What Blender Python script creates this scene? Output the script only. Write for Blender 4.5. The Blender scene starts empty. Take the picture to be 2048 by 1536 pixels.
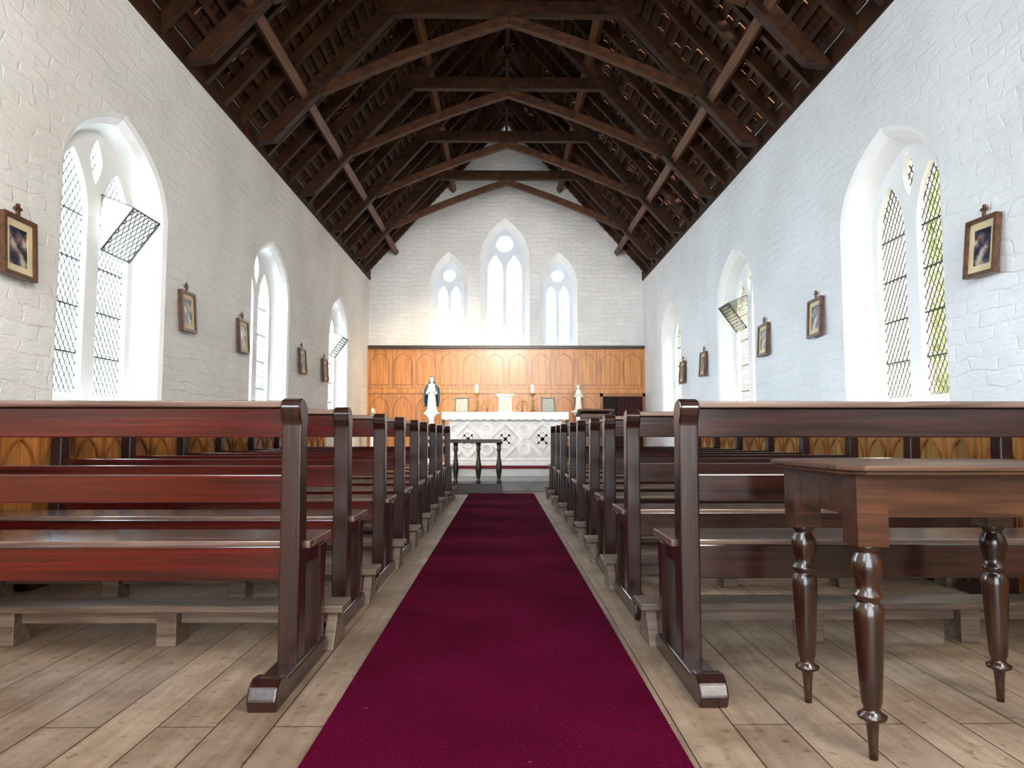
import bpy, bmesh, math, random
from mathutils import Vector, Matrix
random.seed(7)
S=bpy.context.scene
COL=S.collection
XL,XR,YB=-2.53,2.62,13.0
YF=-2.0
ZE,ZR,XC=3.72,6.6,0.045

# ---------------------------------------------------------------- materials
def mat_base(name):
    m=bpy.data.materials.new(name); m.use_nodes=True
    nt=m.node_tree; b=nt.nodes['Principled BSDF']
    return m,nt,b
def N(nt,t,**k):
    n=nt.nodes.new(t)
    for a,v in k.items(): setattr(n,a,v)
    return n
def plain(name,c,rough=.6,metal=0,noise=.12,scale=8,bump=0.0,spec=None,detail=5):
    m,nt,b=mat_base(name)
    tc=N(nt,'ShaderNodeTexCoord'); no=N(nt,'ShaderNodeTexNoise'); no.inputs['Scale'].default_value=scale; no.inputs['Detail'].default_value=detail
    nt.links.new(tc.outputs['Object'],no.inputs['Vector'])
    r=N(nt,'ShaderNodeValToRGB')
    r.color_ramp.elements[0].position=.3; r.color_ramp.elements[1].position=.7
    r.color_ramp.elements[0].color=[x*(1-noise) for x in c]+[1]
    r.color_ramp.elements[1].color=[min(1,x*(1+noise)) for x in c]+[1]
    nt.links.new(no.outputs['Fac'],r.inputs['Fac']); nt.links.new(r.outputs['Color'],b.inputs['Base Color'])
    b.inputs['Roughness'].default_value=rough; b.inputs['Metallic'].default_value=metal
    if spec is not None: b.inputs['Specular IOR Level'].default_value=spec
    if bump:
        bp=N(nt,'ShaderNodeBump'); bp.inputs['Strength'].default_value=bump; bp.inputs['Distance'].default_value=.01
        nt.links.new(no.outputs['Fac'],bp.inputs['Height']); nt.links.new(bp.outputs['Normal'],b.inputs['Normal'])
    return m
def wood(name,c1,c2,rough=.4,scl=(1.5,28,28),bump=.15,coat=0,spec=.5):
    m,nt,b=mat_base(name)
    tc=N(nt,'ShaderNodeTexCoord'); mp=N(nt,'ShaderNodeMapping'); mp.inputs['Scale'].default_value=scl
    no=N(nt,'ShaderNodeTexNoise'); no.inputs['Scale'].default_value=1.6; no.inputs['Detail'].default_value=6; no.inputs['Distortion'].default_value=.6
    nt.links.new(tc.outputs['Object'],mp.inputs['Vector']); nt.links.new(mp.outputs['Vector'],no.inputs['Vector'])
    r=N(nt,'ShaderNodeValToRGB'); r.color_ramp.elements[0].position=.32; r.color_ramp.elements[1].position=.68
    r.color_ramp.elements[0].color=list(c1)+[1]; r.color_ramp.elements[1].color=list(c2)+[1]
    nt.links.new(no.outputs['Fac'],r.inputs['Fac']); nt.links.new(r.outputs['Color'],b.inputs['Base Color'])
    b.inputs['Roughness'].default_value=rough; b.inputs['Coat Weight'].default_value=coat; b.inputs['Coat Roughness'].default_value=.2
    b.inputs['Specular IOR Level'].default_value=spec
    bp=N(nt,'ShaderNodeBump'); bp.inputs['Strength'].default_value=bump; bp.inputs['Distance'].default_value=.004
    nt.links.new(no.outputs['Fac'],bp.inputs['Height']); nt.links.new(bp.outputs['Normal'],b.inputs['Normal'])
    return m
def wallmat(name,lo,hi,bumps=.5,tint=.05):
    m,nt,b=mat_base(name)
    tc=N(nt,'ShaderNodeTexCoord'); sp=N(nt,'ShaderNodeSeparateXYZ'); nt.links.new(tc.outputs['Object'],sp.inputs[0])
    ad=N(nt,'ShaderNodeMath',operation='ADD'); nt.links.new(sp.outputs['X'],ad.inputs[0]); nt.links.new(sp.outputs['Y'],ad.inputs[1])
    cb=N(nt,'ShaderNodeCombineXYZ'); nt.links.new(ad.outputs[0],cb.inputs['X']); nt.links.new(sp.outputs['Z'],cb.inputs['Y'])
    dn=N(nt,'ShaderNodeTexNoise'); dn.inputs['Scale'].default_value=3.4; dn.inputs['Detail'].default_value=5; nt.links.new(cb.outputs[0],dn.inputs['Vector'])
    vm=N(nt,'ShaderNodeVectorMath',operation='MULTIPLY_ADD'); vm.inputs[1].default_value=(.22,.13,.05)
    nt.links.new(dn.outputs['Color'],vm.inputs[0]); nt.links.new(cb.outputs[0],vm.inputs[2])
    br=N(nt,'ShaderNodeTexBrick'); br.inputs['Scale'].default_value=1; br.inputs['Brick Width'].default_value=.25; br.inputs['Row Height'].default_value=.085
    br.inputs['Mortar Size'].default_value=.012; br.inputs['Mortar Smooth'].default_value=1.0
    br.inputs['Color1'].default_value=(1,1,1,1); br.inputs['Color2'].default_value=(.55,.55,.55,1); br.inputs['Mortar'].default_value=(.35,.35,.35,1)
    nt.links.new(vm.outputs[0],br.inputs['Vector'])
    n2=N(nt,'ShaderNodeTexNoise'); n2.inputs['Scale'].default_value=9; n2.inputs['Detail'].default_value=9; n2.inputs['Roughness'].default_value=.62
    mpn=N(nt,'ShaderNodeMapping'); mpn.inputs['Scale'].default_value=(1,1,2.2); nt.links.new(tc.outputs['Object'],mpn.inputs['Vector']); nt.links.new(mpn.outputs[0],n2.inputs['Vector'])
    mx=N(nt,'ShaderNodeMix',data_type='FLOAT'); mx.inputs['Factor'].default_value=.70
    nt.links.new(br.outputs['Color'],mx.inputs['A']); nt.links.new(n2.outputs['Fac'],mx.inputs['B'])
    bp=N(nt,'ShaderNodeBump'); bp.inputs['Strength'].default_value=bumps; bp.inputs['Distance'].default_value=.035
    nt.links.new(mx.outputs['Result'],bp.inputs['Height']); nt.links.new(bp.outputs['Normal'],b.inputs['Normal'])
    n3=N(nt,'ShaderNodeTexNoise'); n3.inputs['Scale'].default_value=1.1; n3.inputs['Detail'].default_value=8; nt.links.new(tc.outputs['Object'],n3.inputs['Vector'])
    r=N(nt,'ShaderNodeValToRGB'); r.color_ramp.elements[0].position=.34; r.color_ramp.elements[1].position=.62
    r.color_ramp.elements[0].color=list(lo)+[1]; r.color_ramp.elements[1].color=list(hi)+[1]
    nt.links.new(n3.outputs['Fac'],r.inputs['Fac'])
    m2=N(nt,'ShaderNodeMix',data_type='RGBA',blend_type='MULTIPLY'); m2.inputs['Factor'].default_value=tint
    nt.links.new(r.outputs['Color'],m2.inputs['A']); nt.links.new(br.outputs['Color'],m2.inputs['B'])
    nt.links.new(m2.outputs['Result'],b.inputs['Base Color']); b.inputs['Roughness'].default_value=.75
    return m
def floormat():
    m,nt,b=mat_base('worn_floorboards')
    tc=N(nt,'ShaderNodeTexCoord'); sp=N(nt,'ShaderNodeSeparateXYZ'); nt.links.new(tc.outputs['Object'],sp.inputs[0])
    cb=N(nt,'ShaderNodeCombineXYZ'); nt.links.new(sp.outputs['Y'],cb.inputs['X']); nt.links.new(sp.outputs['X'],cb.inputs['Y'])
    br=N(nt,'ShaderNodeTexBrick'); br.inputs['Scale'].default_value=1; br.inputs['Brick Width'].default_value=3.1; br.inputs['Row Height'].default_value=.155
    br.inputs['Mortar Size'].default_value=.0025; br.inputs['Mortar Smooth'].default_value=.3; br.offset=.37
    br.inputs['Color1'].default_value=(.37,.275,.20,1); br.inputs['Color2'].default_value=(.29,.215,.158,1); br.inputs['Mortar'].default_value=(.05,.03,.02,1)
    nt.links.new(cb.outputs[0],br.inputs['Vector'])
    mp=N(nt,'ShaderNodeMapping'); mp.inputs['Scale'].default_value=(26,1.6,1); nt.links.new(tc.outputs['Object'],mp.inputs['Vector'])
    n1=N(nt,'ShaderNodeTexNoise'); n1.inputs['Scale'].default_value=1.5; n1.inputs['Detail'].default_value=7; nt.links.new(mp.outputs[0],n1.inputs['Vector'])
    n2=N(nt,'ShaderNodeTexNoise'); n2.inputs['Scale'].default_value=2.6; n2.inputs['Detail'].default_value=10; n2.inputs['Roughness'].default_value=.72; nt.links.new(tc.outputs['Object'],n2.inputs['Vector'])
    n4=N(nt,'ShaderNodeTexNoise'); n4.inputs['Scale'].default_value=30; n4.inputs['Detail'].default_value=4; nt.links.new(tc.outputs['Object'],n4.inputs['Vector'])
    def mult(a,bn,lo,f,p0=.38,p1=.62):
        r=N(nt,'ShaderNodeValToRGB'); r.color_ramp.elements[0].position=p0; r.color_ramp.elements[1].position=p1
        r.color_ramp.elements[0].color=(lo,lo*.87,lo*.75,1); r.color_ramp.elements[1].color=(1,1,1,1)
        nt.links.new(bn,r.inputs['Fac'])
        x=N(nt,'ShaderNodeMix',data_type='RGBA',blend_type='MULTIPLY'); x.inputs['Factor'].default_value=f
        nt.links.new(a,x.inputs['A']); nt.links.new(r.outputs['Color'],x.inputs['B']); return x.outputs['Result']
    c=mult(br.outputs['Color'],n1.outputs['Fac'],.65,.6); c=mult(c,n2.outputs['Fac'],.5,.8); c=mult(c,n4.outputs['Fac'],.3,.6,.30,.40)
    nt.links.new(c,b.inputs['Base Color']); b.inputs['Roughness'].default_value=.5; b.inputs['Specular IOR Level'].default_value=.35
    bp=N(nt,'ShaderNodeBump'); bp.inputs['Strength'].default_value=.2; bp.inputs['Distance'].default_value=.004
    nt.links.new(c,bp.inputs['Height']); nt.links.new(bp.outputs['Normal'],b.inputs['Normal'])
    return m
def carpetmat():
    m,nt,b=mat_base('burgundy_carpet')
    tc=N(nt,'ShaderNodeTexCoord')
    def no(s,d=4):
        n=N(nt,'ShaderNodeTexNoise'); n.inputs['Scale'].default_value=s; n.inputs['Detail'].default_value=d; nt.links.new(tc.outputs['Object'],n.inputs['Vector']); return n.outputs['Fac']
    def ramp(f,a,c1,z,c2):
        r=N(nt,'ShaderNodeValToRGB'); r.color_ramp.elements[0].position=a; r.color_ramp.elements[1].position=z
        r.color_ramp.elements[0].color=list(c1)+[1]; r.color_ramp.elements[1].color=list(c2)+[1]; nt.links.new(f,r.inputs['Fac']); return r.outputs['Color']
    base=ramp(no(3,9),.3,(.062,.001,.013),.7,(.088,.0014,.019))
    fine=ramp(no(150,3),.35,(.55,.55,.55),.7,(1.25,1.25,1.25))
    x=N(nt,'ShaderNodeMix',data_type='RGBA',blend_type='MULTIPLY'); x.inputs['Factor'].default_value=1; nt.links.new(base,x.inputs['A']); nt.links.new(fine,x.inputs['B'])
    sp=ramp(no(55,2),.76,(0,0,0),.78,(1,1,1))
    y=N(nt,'ShaderNodeMix',data_type='RGBA'); nt.links.new(sp,y.inputs['Factor']); nt.links.new(x.outputs['Result'],y.inputs['A']); y.inputs['B'].default_value=(.17,.07,.07,1)
    nt.links.new(y.outputs['Result'],b.inputs['Base Color']); b.inputs['Roughness'].default_value=1; b.inputs['Specular IOR Level'].default_value=.03
    bp=N(nt,'ShaderNodeBump'); bp.inputs['Strength'].default_value=.7; bp.inputs['Distance'].default_value=.006
    nt.links.new(no(150,3),bp.inputs['Height']); nt.links.new(bp.outputs['Normal'],b.inputs['Normal'])
    return m
M={}
M['wall']=wallmat('whitewashed_brick',(.72,.73,.735),(.82,.83,.845),.6); M['floor']=floormat()
M['wallwarmlit']=wallmat('warm_lit_whitewashed_brick',(.72,.70,.66),(.84,.82,.79),.7)  # same white paint, warm light on the left wall put into its colour
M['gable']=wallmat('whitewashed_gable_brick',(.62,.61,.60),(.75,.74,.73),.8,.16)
M['stone']=plain('painted_stone',(.82,.82,.815),.6,noise=.03,scale=6,bump=.15)
M['gstone']=plain('bloom_tinted_tracery_stone',(.60,.65,.72),.6,noise=.05,scale=6,bump=.15)  # bluish bloom of the gable windows put into the stone colour
M['altar']=plain('pale_altar_stone',(.60,.58,.56),.6,noise=.12,scale=9,bump=.2)
M['relief']=plain('carved_altar_relief_stone',(.66,.64,.62),.6,noise=.1,scale=9,bump=.2)
M['lead']=plain('window_lead',(.035,.035,.03),.6,scale=20)
M['glead']=plain('pale_window_lead',(.10,.12,.14),.6,scale=20)
M['pew']=wood('mahogany_pew',(.009,.003,.002),(.032,.0085,.0055),.2,coat=.3)
M['pewredglow']=wood('red_glow_mahogany_board',(.014,.0015,.0012),(.068,.004,.003),.16,scl=(.9,28,28),coat=.4)  # red glow of light on the left pew boards, painted as redder wood
M['pewz']=wood('mahogany_pew_upright',(.0085,.0026,.0019),(.028,.0078,.0052),.25,scl=(28,28,1.5),coat=.25)
M['seat']=wood('pale_sheen_pew_seat',(.06,.032,.024),(.19,.12,.092),.2,coat=.4)  # lightened so the colour carries the seats' reflected sheen
M['cap']=wood('pale_sheen_cap_wood',(.06,.03,.022),(.19,.125,.095),.25,coat=.3)  # pale colour stands for sheen along the rounded cap edge
M['kneel']=wood('worn_bare_wood',(.06,.035,.024),(.16,.11,.078),.5)
M['roof']=wood('dark_roof_timber',(.013,.0045,.0016),(.055,.019,.0065),.6,scl=(2,2,2),spec=.2)
M['truss']=wood('truss_timber',(.012,.0042,.0016),(.052,.0175,.006),.6,scl=(5,30,9),spec=.2)
M['brace']=wood('brace_timber',(.022,.0075,.0026),(.085,.029,.010),.6,scl=(5,30,9),spec=.25)
M['purlin']=wood('purlin_timber',(.045,.016,.006),(.14,.05,.017),.5,scl=(28,1.5,28),spec=.25)
M['shingle']=wood('roof_shingle',(.014,.0055,.0025),(.075,.028,.011),.8,scl=(3,9,3),spec=.1)
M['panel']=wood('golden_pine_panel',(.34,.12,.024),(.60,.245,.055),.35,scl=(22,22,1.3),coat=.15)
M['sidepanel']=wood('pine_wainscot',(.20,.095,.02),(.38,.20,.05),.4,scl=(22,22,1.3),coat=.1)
M['panelm']=wood('panel_moulding',(.21,.068,.016),(.36,.13,.032),.35,scl=(22,22,1.3))
M['dark']=wood('dark_cap_wood',(.010,.005,.0035),(.028,.013,.007),.4)
M['lectern']=wood('brown_lectern_wood',(.04,.016,.008),(.11,.044,.02),.4,scl=(20,20,1.5))
M['table']=wood('table_mahogany',(.010,.0035,.002),(.040,.0125,.0055),.22,scl=(20,20,2),coat=.3)
M['apron']=wood('table_apron_wood',(.022,.007,.003),(.075,.025,.009),.3,coat=.2)
M['tabletop']=wood('table_top_wood',(.04,.018,.010),(.11,.052,.028),.5,spec=.3)
M['carpet']=carpetmat()
M['redcloth']=plain('red_cloth',(.16,.008,.010),.9,noise=.2,scale=30)
M['curtain']=plain('maroon_curtain',(.03,.002,.004),.9,noise=.2,scale=30)
M['slab']=plain('grey_step_boards',(.22,.21,.20),.5,noise=.25,scale=5)
M['step']=plain('pale_altar_step_stone',(.50,.48,.46),.5,noise=.15,scale=5)
M['cloth']=plain('white_linen',(.80,.80,.81),.85,noise=.05,scale=14,bump=.2)
M['gold']=plain('brass',(.38,.23,.07),.35,metal=.8,noise=.2)
M['candle']=plain('candle_wax',(.9,.86,.74),.5,noise=.03)
M['frame']=wood('picture_frame_wood',(.045,.018,.008),(.14,.056,.022),.4,scl=(20,20,20))
M['mat']=plain('cream_gold_mat',(.60,.50,.30),.6,noise=.1)
M['cardframe']=plain('olive_gilt_frame',(.11,.10,.06),.5,noise=.2)
M['card']=plain('cream_card',(.34,.33,.27),.6,noise=.3,scale=40)
M['mary']=plain('blue_glaze',(.015,.08,.13),.4,noise=.2)
M['plaster']=plain('plaster_white',(.72,.68,.60),.5,noise=.06)
M['skin']=plain('painted_skin',(.45,.27,.18),.5,noise=.05)
M['joseph']=plain('tan_plaster',(.42,.29,.18),.5,noise=.12)
M['black']=plain('doorway_shade_black',(.004,.003,.003),.9)  # painted black for the unlit interior behind the doorway
M['grass']=plain('pale_tan_ground',(.22,.21,.17),.9,noise=.3,scale=3)  # ground toned tan to keep green bounce off the walls
def printmat():
    m,nt,b=mat_base('devotional_print')
    tc=N(nt,'ShaderNodeTexCoord'); no=N(nt,'ShaderNodeTexNoise'); no.inputs['Scale'].default_value=16; no.inputs['Detail'].default_value=3
    nt.links.new(tc.outputs['Object'],no.inputs['Vector'])
    r=N(nt,'ShaderNodeValToRGB'); e=r.color_ramp.elements
    e[0].position=.38; e[0].color=(.008,.010,.018,1); e[1].position=.66; e[1].color=(.45,.41,.34,1)
    a=e.new(.46); a.color=(.04,.055,.09,1); a=e.new(.53); a.color=(.16,.08,.055,1)
    nt.links.new(no.outputs['Fac'],r.inputs['Fac']); nt.links.new(r.outputs['Color'],b.inputs['Base Color']); b.inputs['Roughness'].default_value=.3
    return m
M['print']=printmat()
def glassmat():
    m=bpy.data.materials.new('old_window_glass'); m.use_nodes=True; nt=m.node_tree
    for n in list(nt.nodes): nt.nodes.remove(n)
    o=N(nt,'ShaderNodeOutputMaterial'); t=N(nt,'ShaderNodeBsdfTransparent'); t.inputs['Color'].default_value=(.95,.97,.96,1)
    g=N(nt,'ShaderNodeBsdfGlossy'); g.inputs['Roughness'].default_value=.15; x=N(nt,'ShaderNodeMixShader'); x.inputs[0].default_value=.04
    nt.links.new(t.outputs[0],x.inputs[1]); nt.links.new(g.outputs[0],x.inputs[2]); nt.links.new(x.outputs[0],o.inputs[0])
    return m
M['glass']=glassmat()
def hglass():
    m=bpy.data.materials.new('pale_hopper_glass'); m.use_nodes=True; nt=m.node_tree
    for n in list(nt.nodes): nt.nodes.remove(n)
    o=N(nt,'ShaderNodeOutputMaterial'); t=N(nt,'ShaderNodeBsdfTransparent'); t.inputs['Color'].default_value=(.85,.87,.8,1)
    g=N(nt,'ShaderNodeBsdfTranslucent'); g.inputs['Color'].default_value=(.40,.40,.35,1); x=N(nt,'ShaderNodeMixShader'); x.inputs[0].default_value=.7
    nt.links.new(t.outputs[0],x.inputs[1]); nt.links.new(g.outputs[0],x.inputs[2]); nt.links.new(x.outputs[0],o.inputs[0])
    return m
M['hglass']=hglass()
def leafmat():
    m,nt,b=mat_base('yellow_green_leaves')  # leaf tones vary at random by noise
    tc=N(nt,'ShaderNodeTexCoord'); no=N(nt,'ShaderNodeTexNoise'); no.inputs['Scale'].default_value=4.5; no.inputs['Detail'].default_value=6; no.inputs['Roughness'].default_value=.6
    nt.links.new(tc.outputs['Object'],no.inputs['Vector'])
    r=N(nt,'ShaderNodeValToRGB'); e=r.color_ramp.elements
    e[0].position=.30; e[0].color=(.09,.10,.025,1); e[1].position=.70; e[1].color=(.36,.34,.18,1)
    a=e.new(.5); a.color=(.19,.20,.07,1)
    nt.links.new(no.outputs['Fac'],r.inputs['Fac']); nt.links.new(r.outputs['Color'],b.inputs['Base Color']); b.inputs['Roughness'].default_value=.9; b.inputs['Specular IOR Level'].default_value=.1
    return m
M['leaf']=leafmat()

# ---------------------------------------------------------------- mesh helpers
def box(bm,x0,x1,y0,y1,z0,z1,mi=0):
    vs=[bm.verts.new((x,y,z)) for x in (x0,x1) for y in (y0,y1) for z in (z0,z1)]
    for f in ((0,1,3,2),(4,6,7,5),(0,4,5,1),(2,3,7,6),(0,2,6,4),(1,5,7,3)):
        bm.faces.new([vs[i] for i in f]).material_index=mi
def beam(bm,p,q,w,h,up=(0,0,1),mi=0):
    p=Vector(p);q=Vector(q);d=(q-p).normalized();u=Vector(up);s=d.cross(u).normalized();u=s.cross(d).normalized()
    vs=[]
    for c in (p,q):
        for a,b in ((-1,-1),(1,-1),(1,1),(-1,1)): vs.append(bm.verts.new(c+s*w/2*a+u*h/2*b))
    for f in ((0,1,2,3),(7,6,5,4),(0,4,5,1),(1,5,6,2),(2,6,7,3),(3,7,4,0)): bm.faces.new([vs[i] for i in f]).material_index=mi
def prism(bm,pts,a,b,f3,mi=0):
    A=[bm.verts.new(f3(p,a)) for p in pts];B=[bm.verts.new(f3(p,b)) for p in pts];n=len(pts)
    bm.faces.new(A).material_index=mi; bm.faces.new(B[::-1]).material_index=mi
    for i in range(n): bm.faces.new((A[i],A[(i+1)%n],B[(i+1)%n],B[i])).material_index=mi
def loft(bm,rings,close=True,cap=True,mi=0,smooth=False):
    R=[[bm.verts.new(p) for p in r] for r in rings];n=len(R[0])
    for k in range(len(R)-1):
        for i in range(n if close else n-1):
            f=bm.faces.new((R[k][i],R[k][(i+1)%n],R[k+1][(i+1)%n],R[k+1][i])); f.material_index=mi; f.smooth=smooth
    if cap:
        bm.faces.new(R[0][::-1]).material_index=mi; bm.faces.new(R[-1]).material_index=mi
def lathe(bm,prof,c=(0,0,0),seg=20,mi=0,sx=1,sy=1):
    loft(bm,[[(c[0]+r*sx*math.cos(2*math.pi*i/seg),c[1]+r*sy*math.sin(2*math.pi*i/seg),c[2]+z) for i in range(seg)] for r,z in prof],mi=mi,smooth=True)
def tube(bm,pts,r,seg=8,mi=0):
    pts=[Vector(p) for p in pts];rings=[]
    for i,p in enumerate(pts):
        d=(pts[min(i+1,len(pts)-1)]-pts[max(i-1,0)]).normalized()
        a=d.cross(Vector((0,1,0)))
        if a.length<.1: a=d.cross(Vector((1,0,0)))
        a.normalize();b=d.cross(a)
        rr=r[i] if isinstance(r,(list,tuple)) else r
        rings.append([p+a*rr*math.cos(2*math.pi*k/seg)+b*rr*math.sin(2*math.pi*k/seg) for k in range(seg)])
    loft(bm,rings,mi=mi,smooth=True)
def plate(bm,outer,holes,thick,f3,mi=0):
    cu=bpy.data.curves.new('tmpc','CURVE'); cu.dimensions='2D'; cu.fill_mode='BOTH'; cu.extrude=thick/2
    for pl in [outer]+holes:
        sp=cu.splines.new('POLY'); sp.points.add(len(pl)-1); sp.use_cyclic_u=True
        for i,p in enumerate(pl): sp.points[i].co=(p[0],p[1],0,1)
    ob=bpy.data.objects.new('tmpo',cu); COL.objects.link(ob)
    dg=bpy.context.evaluated_depsgraph_get(); me=bpy.data.meshes.new_from_object(ob.evaluated_get(dg))
    vs=[bm.verts.new(f3(v.co.x,v.co.y,v.co.z)) for v in me.vertices]
    for p in me.polygons:
        try: bm.faces.new([vs[i] for i in p.vertices]).material_index=mi
        except ValueError: pass
    bpy.data.objects.remove(ob); bpy.data.curves.remove(cu); bpy.data.meshes.remove(me)
def mk(name,bm,mats,parent=None,loc=(0,0,0),bev=0,label=None,cat=None,group=None,kind=None,weld=False):
    if weld: bmesh.ops.remove_doubles(bm,verts=bm.verts,dist=1e-5)
    bmesh.ops.recalc_face_normals(bm,faces=bm.faces)
    me=bpy.data.meshes.new(name); bm.to_mesh(me); bm.free()
    if not isinstance(mats,(list,tuple)): mats=[mats]
    for m in mats: me.materials.append(M[m])
    ob=bpy.data.objects.new(name,me); COL.objects.link(ob); ob.location=loc
    if parent: ob.parent=parent
    if bev:
        b=ob.modifiers.new('bevel','BEVEL'); b.width=bev; b.segments=2; b.limit_method='ANGLE'
    tag(ob,label,cat,group,kind); return ob
def tag(ob,label=None,cat=None,group=None,kind=None):
    if label: ob['label']=label
    if cat: ob['category']=cat
    if group: ob['group']=group
    if kind: ob['kind']=kind
def empty(name,loc,label=None,cat=None,group=None,kind=None):
    e=bpy.data.objects.new(name,None); e.empty_display_size=.1; e.location=loc; COL.objects.link(e); tag(e,label,cat,group,kind); return e
def dup(ob,loc=None,parent=None):
    c=ob.copy(); COL.objects.link(c)
    if parent: c.parent=parent
    if loc is not None: c.location=loc
    for ch in list(ob.children): dup(ch,parent=c)
    return c
B=bmesh.new
def arch(cx,w,z0,zs,za,n=10,k=.62):
    H=za-zs; pts=[(cx-w,z0),(cx+w,z0),(cx+w,zs)]
    for i in range(1,n+1):
        t=i/n; x=(1-t)**2*w+2*t*(1-t)*w*.92; z=(1-t)**2*zs+2*t*(1-t)*(zs+k*H)+t*t*za; pts.append((cx+x,z))
    for i in range(n-1,-1,-1):
        t=i/n; x=(1-t)**2*w+2*t*(1-t)*w*.92; z=(1-t)**2*zs+2*t*(1-t)*(zs+k*H)+t*t*za; pts.append((cx-x,z))
    return pts
def circ(cx,cz,r,n=24): return [(cx+r*math.cos(2*math.pi*i/n),cz+r*math.sin(2*math.pi*i/n)) for i in range(n)]
def clip(poly,p,d):
    n=len(poly); area=sum(poly[i][0]*poly[(i+1)%n][1]-poly[(i+1)%n][0]*poly[i][1] for i in range(n))
    sg=1 if area>0 else -1; lo,hi=-1e9,1e9
    for i in range(n):
        a=poly[i];b=poly[(i+1)%n];ex,ez=b[0]-a[0],b[1]-a[1]
        nx,nz=-ez*sg,ex*sg
        if abs(ex)+abs(ez)<1e-9: continue
        num=(a[0]-p[0])*nx+(a[1]-p[1])*nz; den=d[0]*nx+d[1]*nz
        if abs(den)<1e-9:
            if num>0: return None
            continue
        t=num/den
        if den>0: lo=max(lo,t)
        else: hi=min(hi,t)
    return (lo,hi) if hi-lo>.005 else None
def lattice(bm,poly,pw,ph,wd,f3,bars=True):
    xs=[p[0] for p in poly];zs=[p[1] for p in poly];cx=(min(xs)+max(xs))/2;z0=min(zs);z1=max(zs)
    L=math.hypot(pw,ph)
    def strip(p,d,w,dep):
        c=clip(poly,p,d)
        if not c: return
        a=(p[0]+d[0]*c[0],p[1]+d[1]*c[0]);b=(p[0]+d[0]*c[1],p[1]+d[1]*c[1]);nx,nz=-d[1]*w/2,d[0]*w/2
        prism(bm,[(a[0]-nx,a[1]-nz),(b[0]-nx,b[1]-nz),(b[0]+nx,b[1]+nz),(a[0]+nx,a[1]+nz)],-dep/2,dep/2,lambda q,t:f3(q[0],q[1],t))
    for sgn in (1,-1):
        k=-12
        while k*ph<z1-z0+ph*12:
            strip((cx,z0+k*ph),(sgn*pw/L,ph/L),wd,.006); k+=1
    if bars:
        z=z0+.26
        while z<z1-.1: strip((cx,z),(1,0),wd*1.5,.012); z+=.30

# ---------------------------------------------------------------- walls + windows
winno=[0]
def window(kindf,specs):
    winno[0]+=1
    e=empty('window_%d'%winno[0],specs['loc'],specs['label'],'window',kind='structure')
    loc=Vector(specs['loc'])
    f=lambda a,b,c:Vector(kindf(a,b,c))-loc
    D=specs['depth']
    bm=B(); plate(bm,specs['inner'],specs['lights']+specs['eyes'],.07,lambda a,b,c:f(a,b,c+D+.035))
    mk('tracery',bm,specs.get('stone','stone'),e,bev=.014)
    bm=B()
    for p in specs['lights']+specs['eyes']: lattice(bm,p,specs['pw'],specs['ph'],specs['wd'],lambda a,b,c:f(a,b,c+D+.04))
    mk('lead_lattice',bm,specs.get('lead','lead'),e)
    bm=B()
    for p in specs['lights']+specs['eyes']: bm.faces.new([bm.verts.new(f(a,b,D+.05)) for a,b in p])
    mk('glass_pane',bm,'glass',e)
    if specs.get('hopper'):
        h0,hw=specs['hopper']; z0=2.02; Ls=.36; an=math.radians(36)
        def g(a,b,c): return f(a,z0+b*math.cos(an)+c*math.sin(an),D-.01-b*math.sin(an)+c*math.cos(an))
        outer=[(h0-hw,0),(h0+hw,0),(h0+hw,Ls),(h0-hw,Ls)]; t=.009
        inn=[(h0-hw+t,t),(h0+hw-t,t),(h0+hw-t,Ls-t),(h0-hw+t,Ls-t)]
        bm=B(); plate(bm,outer,[inn],.010,g); lattice(bm,inn,specs['pw'],specs['ph'],specs['wd']*.8,g,False)
        for sx in (-1,1): beam(bm,g(h0+sx*hw,Ls,0),f(h0+sx*hw,z0+.38,D),.006,.006)
        mk('hopper_casement',bm,'lead',e)
        bm=B(); bm.faces.new([bm.verts.new(g(a,b,.008)) for a,b in inn])
        for sx in (-1,1): bm.faces.new([bm.verts.new(v) for v in (g(h0+sx*hw,0,0),g(h0+sx*hw,Ls,0),f(h0+sx*hw,z0+.38,D))])
        mk('hopper_glass',bm,'hglass',e)
sideC={-1:[4.56,7.58,10.7],1:[4.70,7.87,10.92]}
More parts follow.
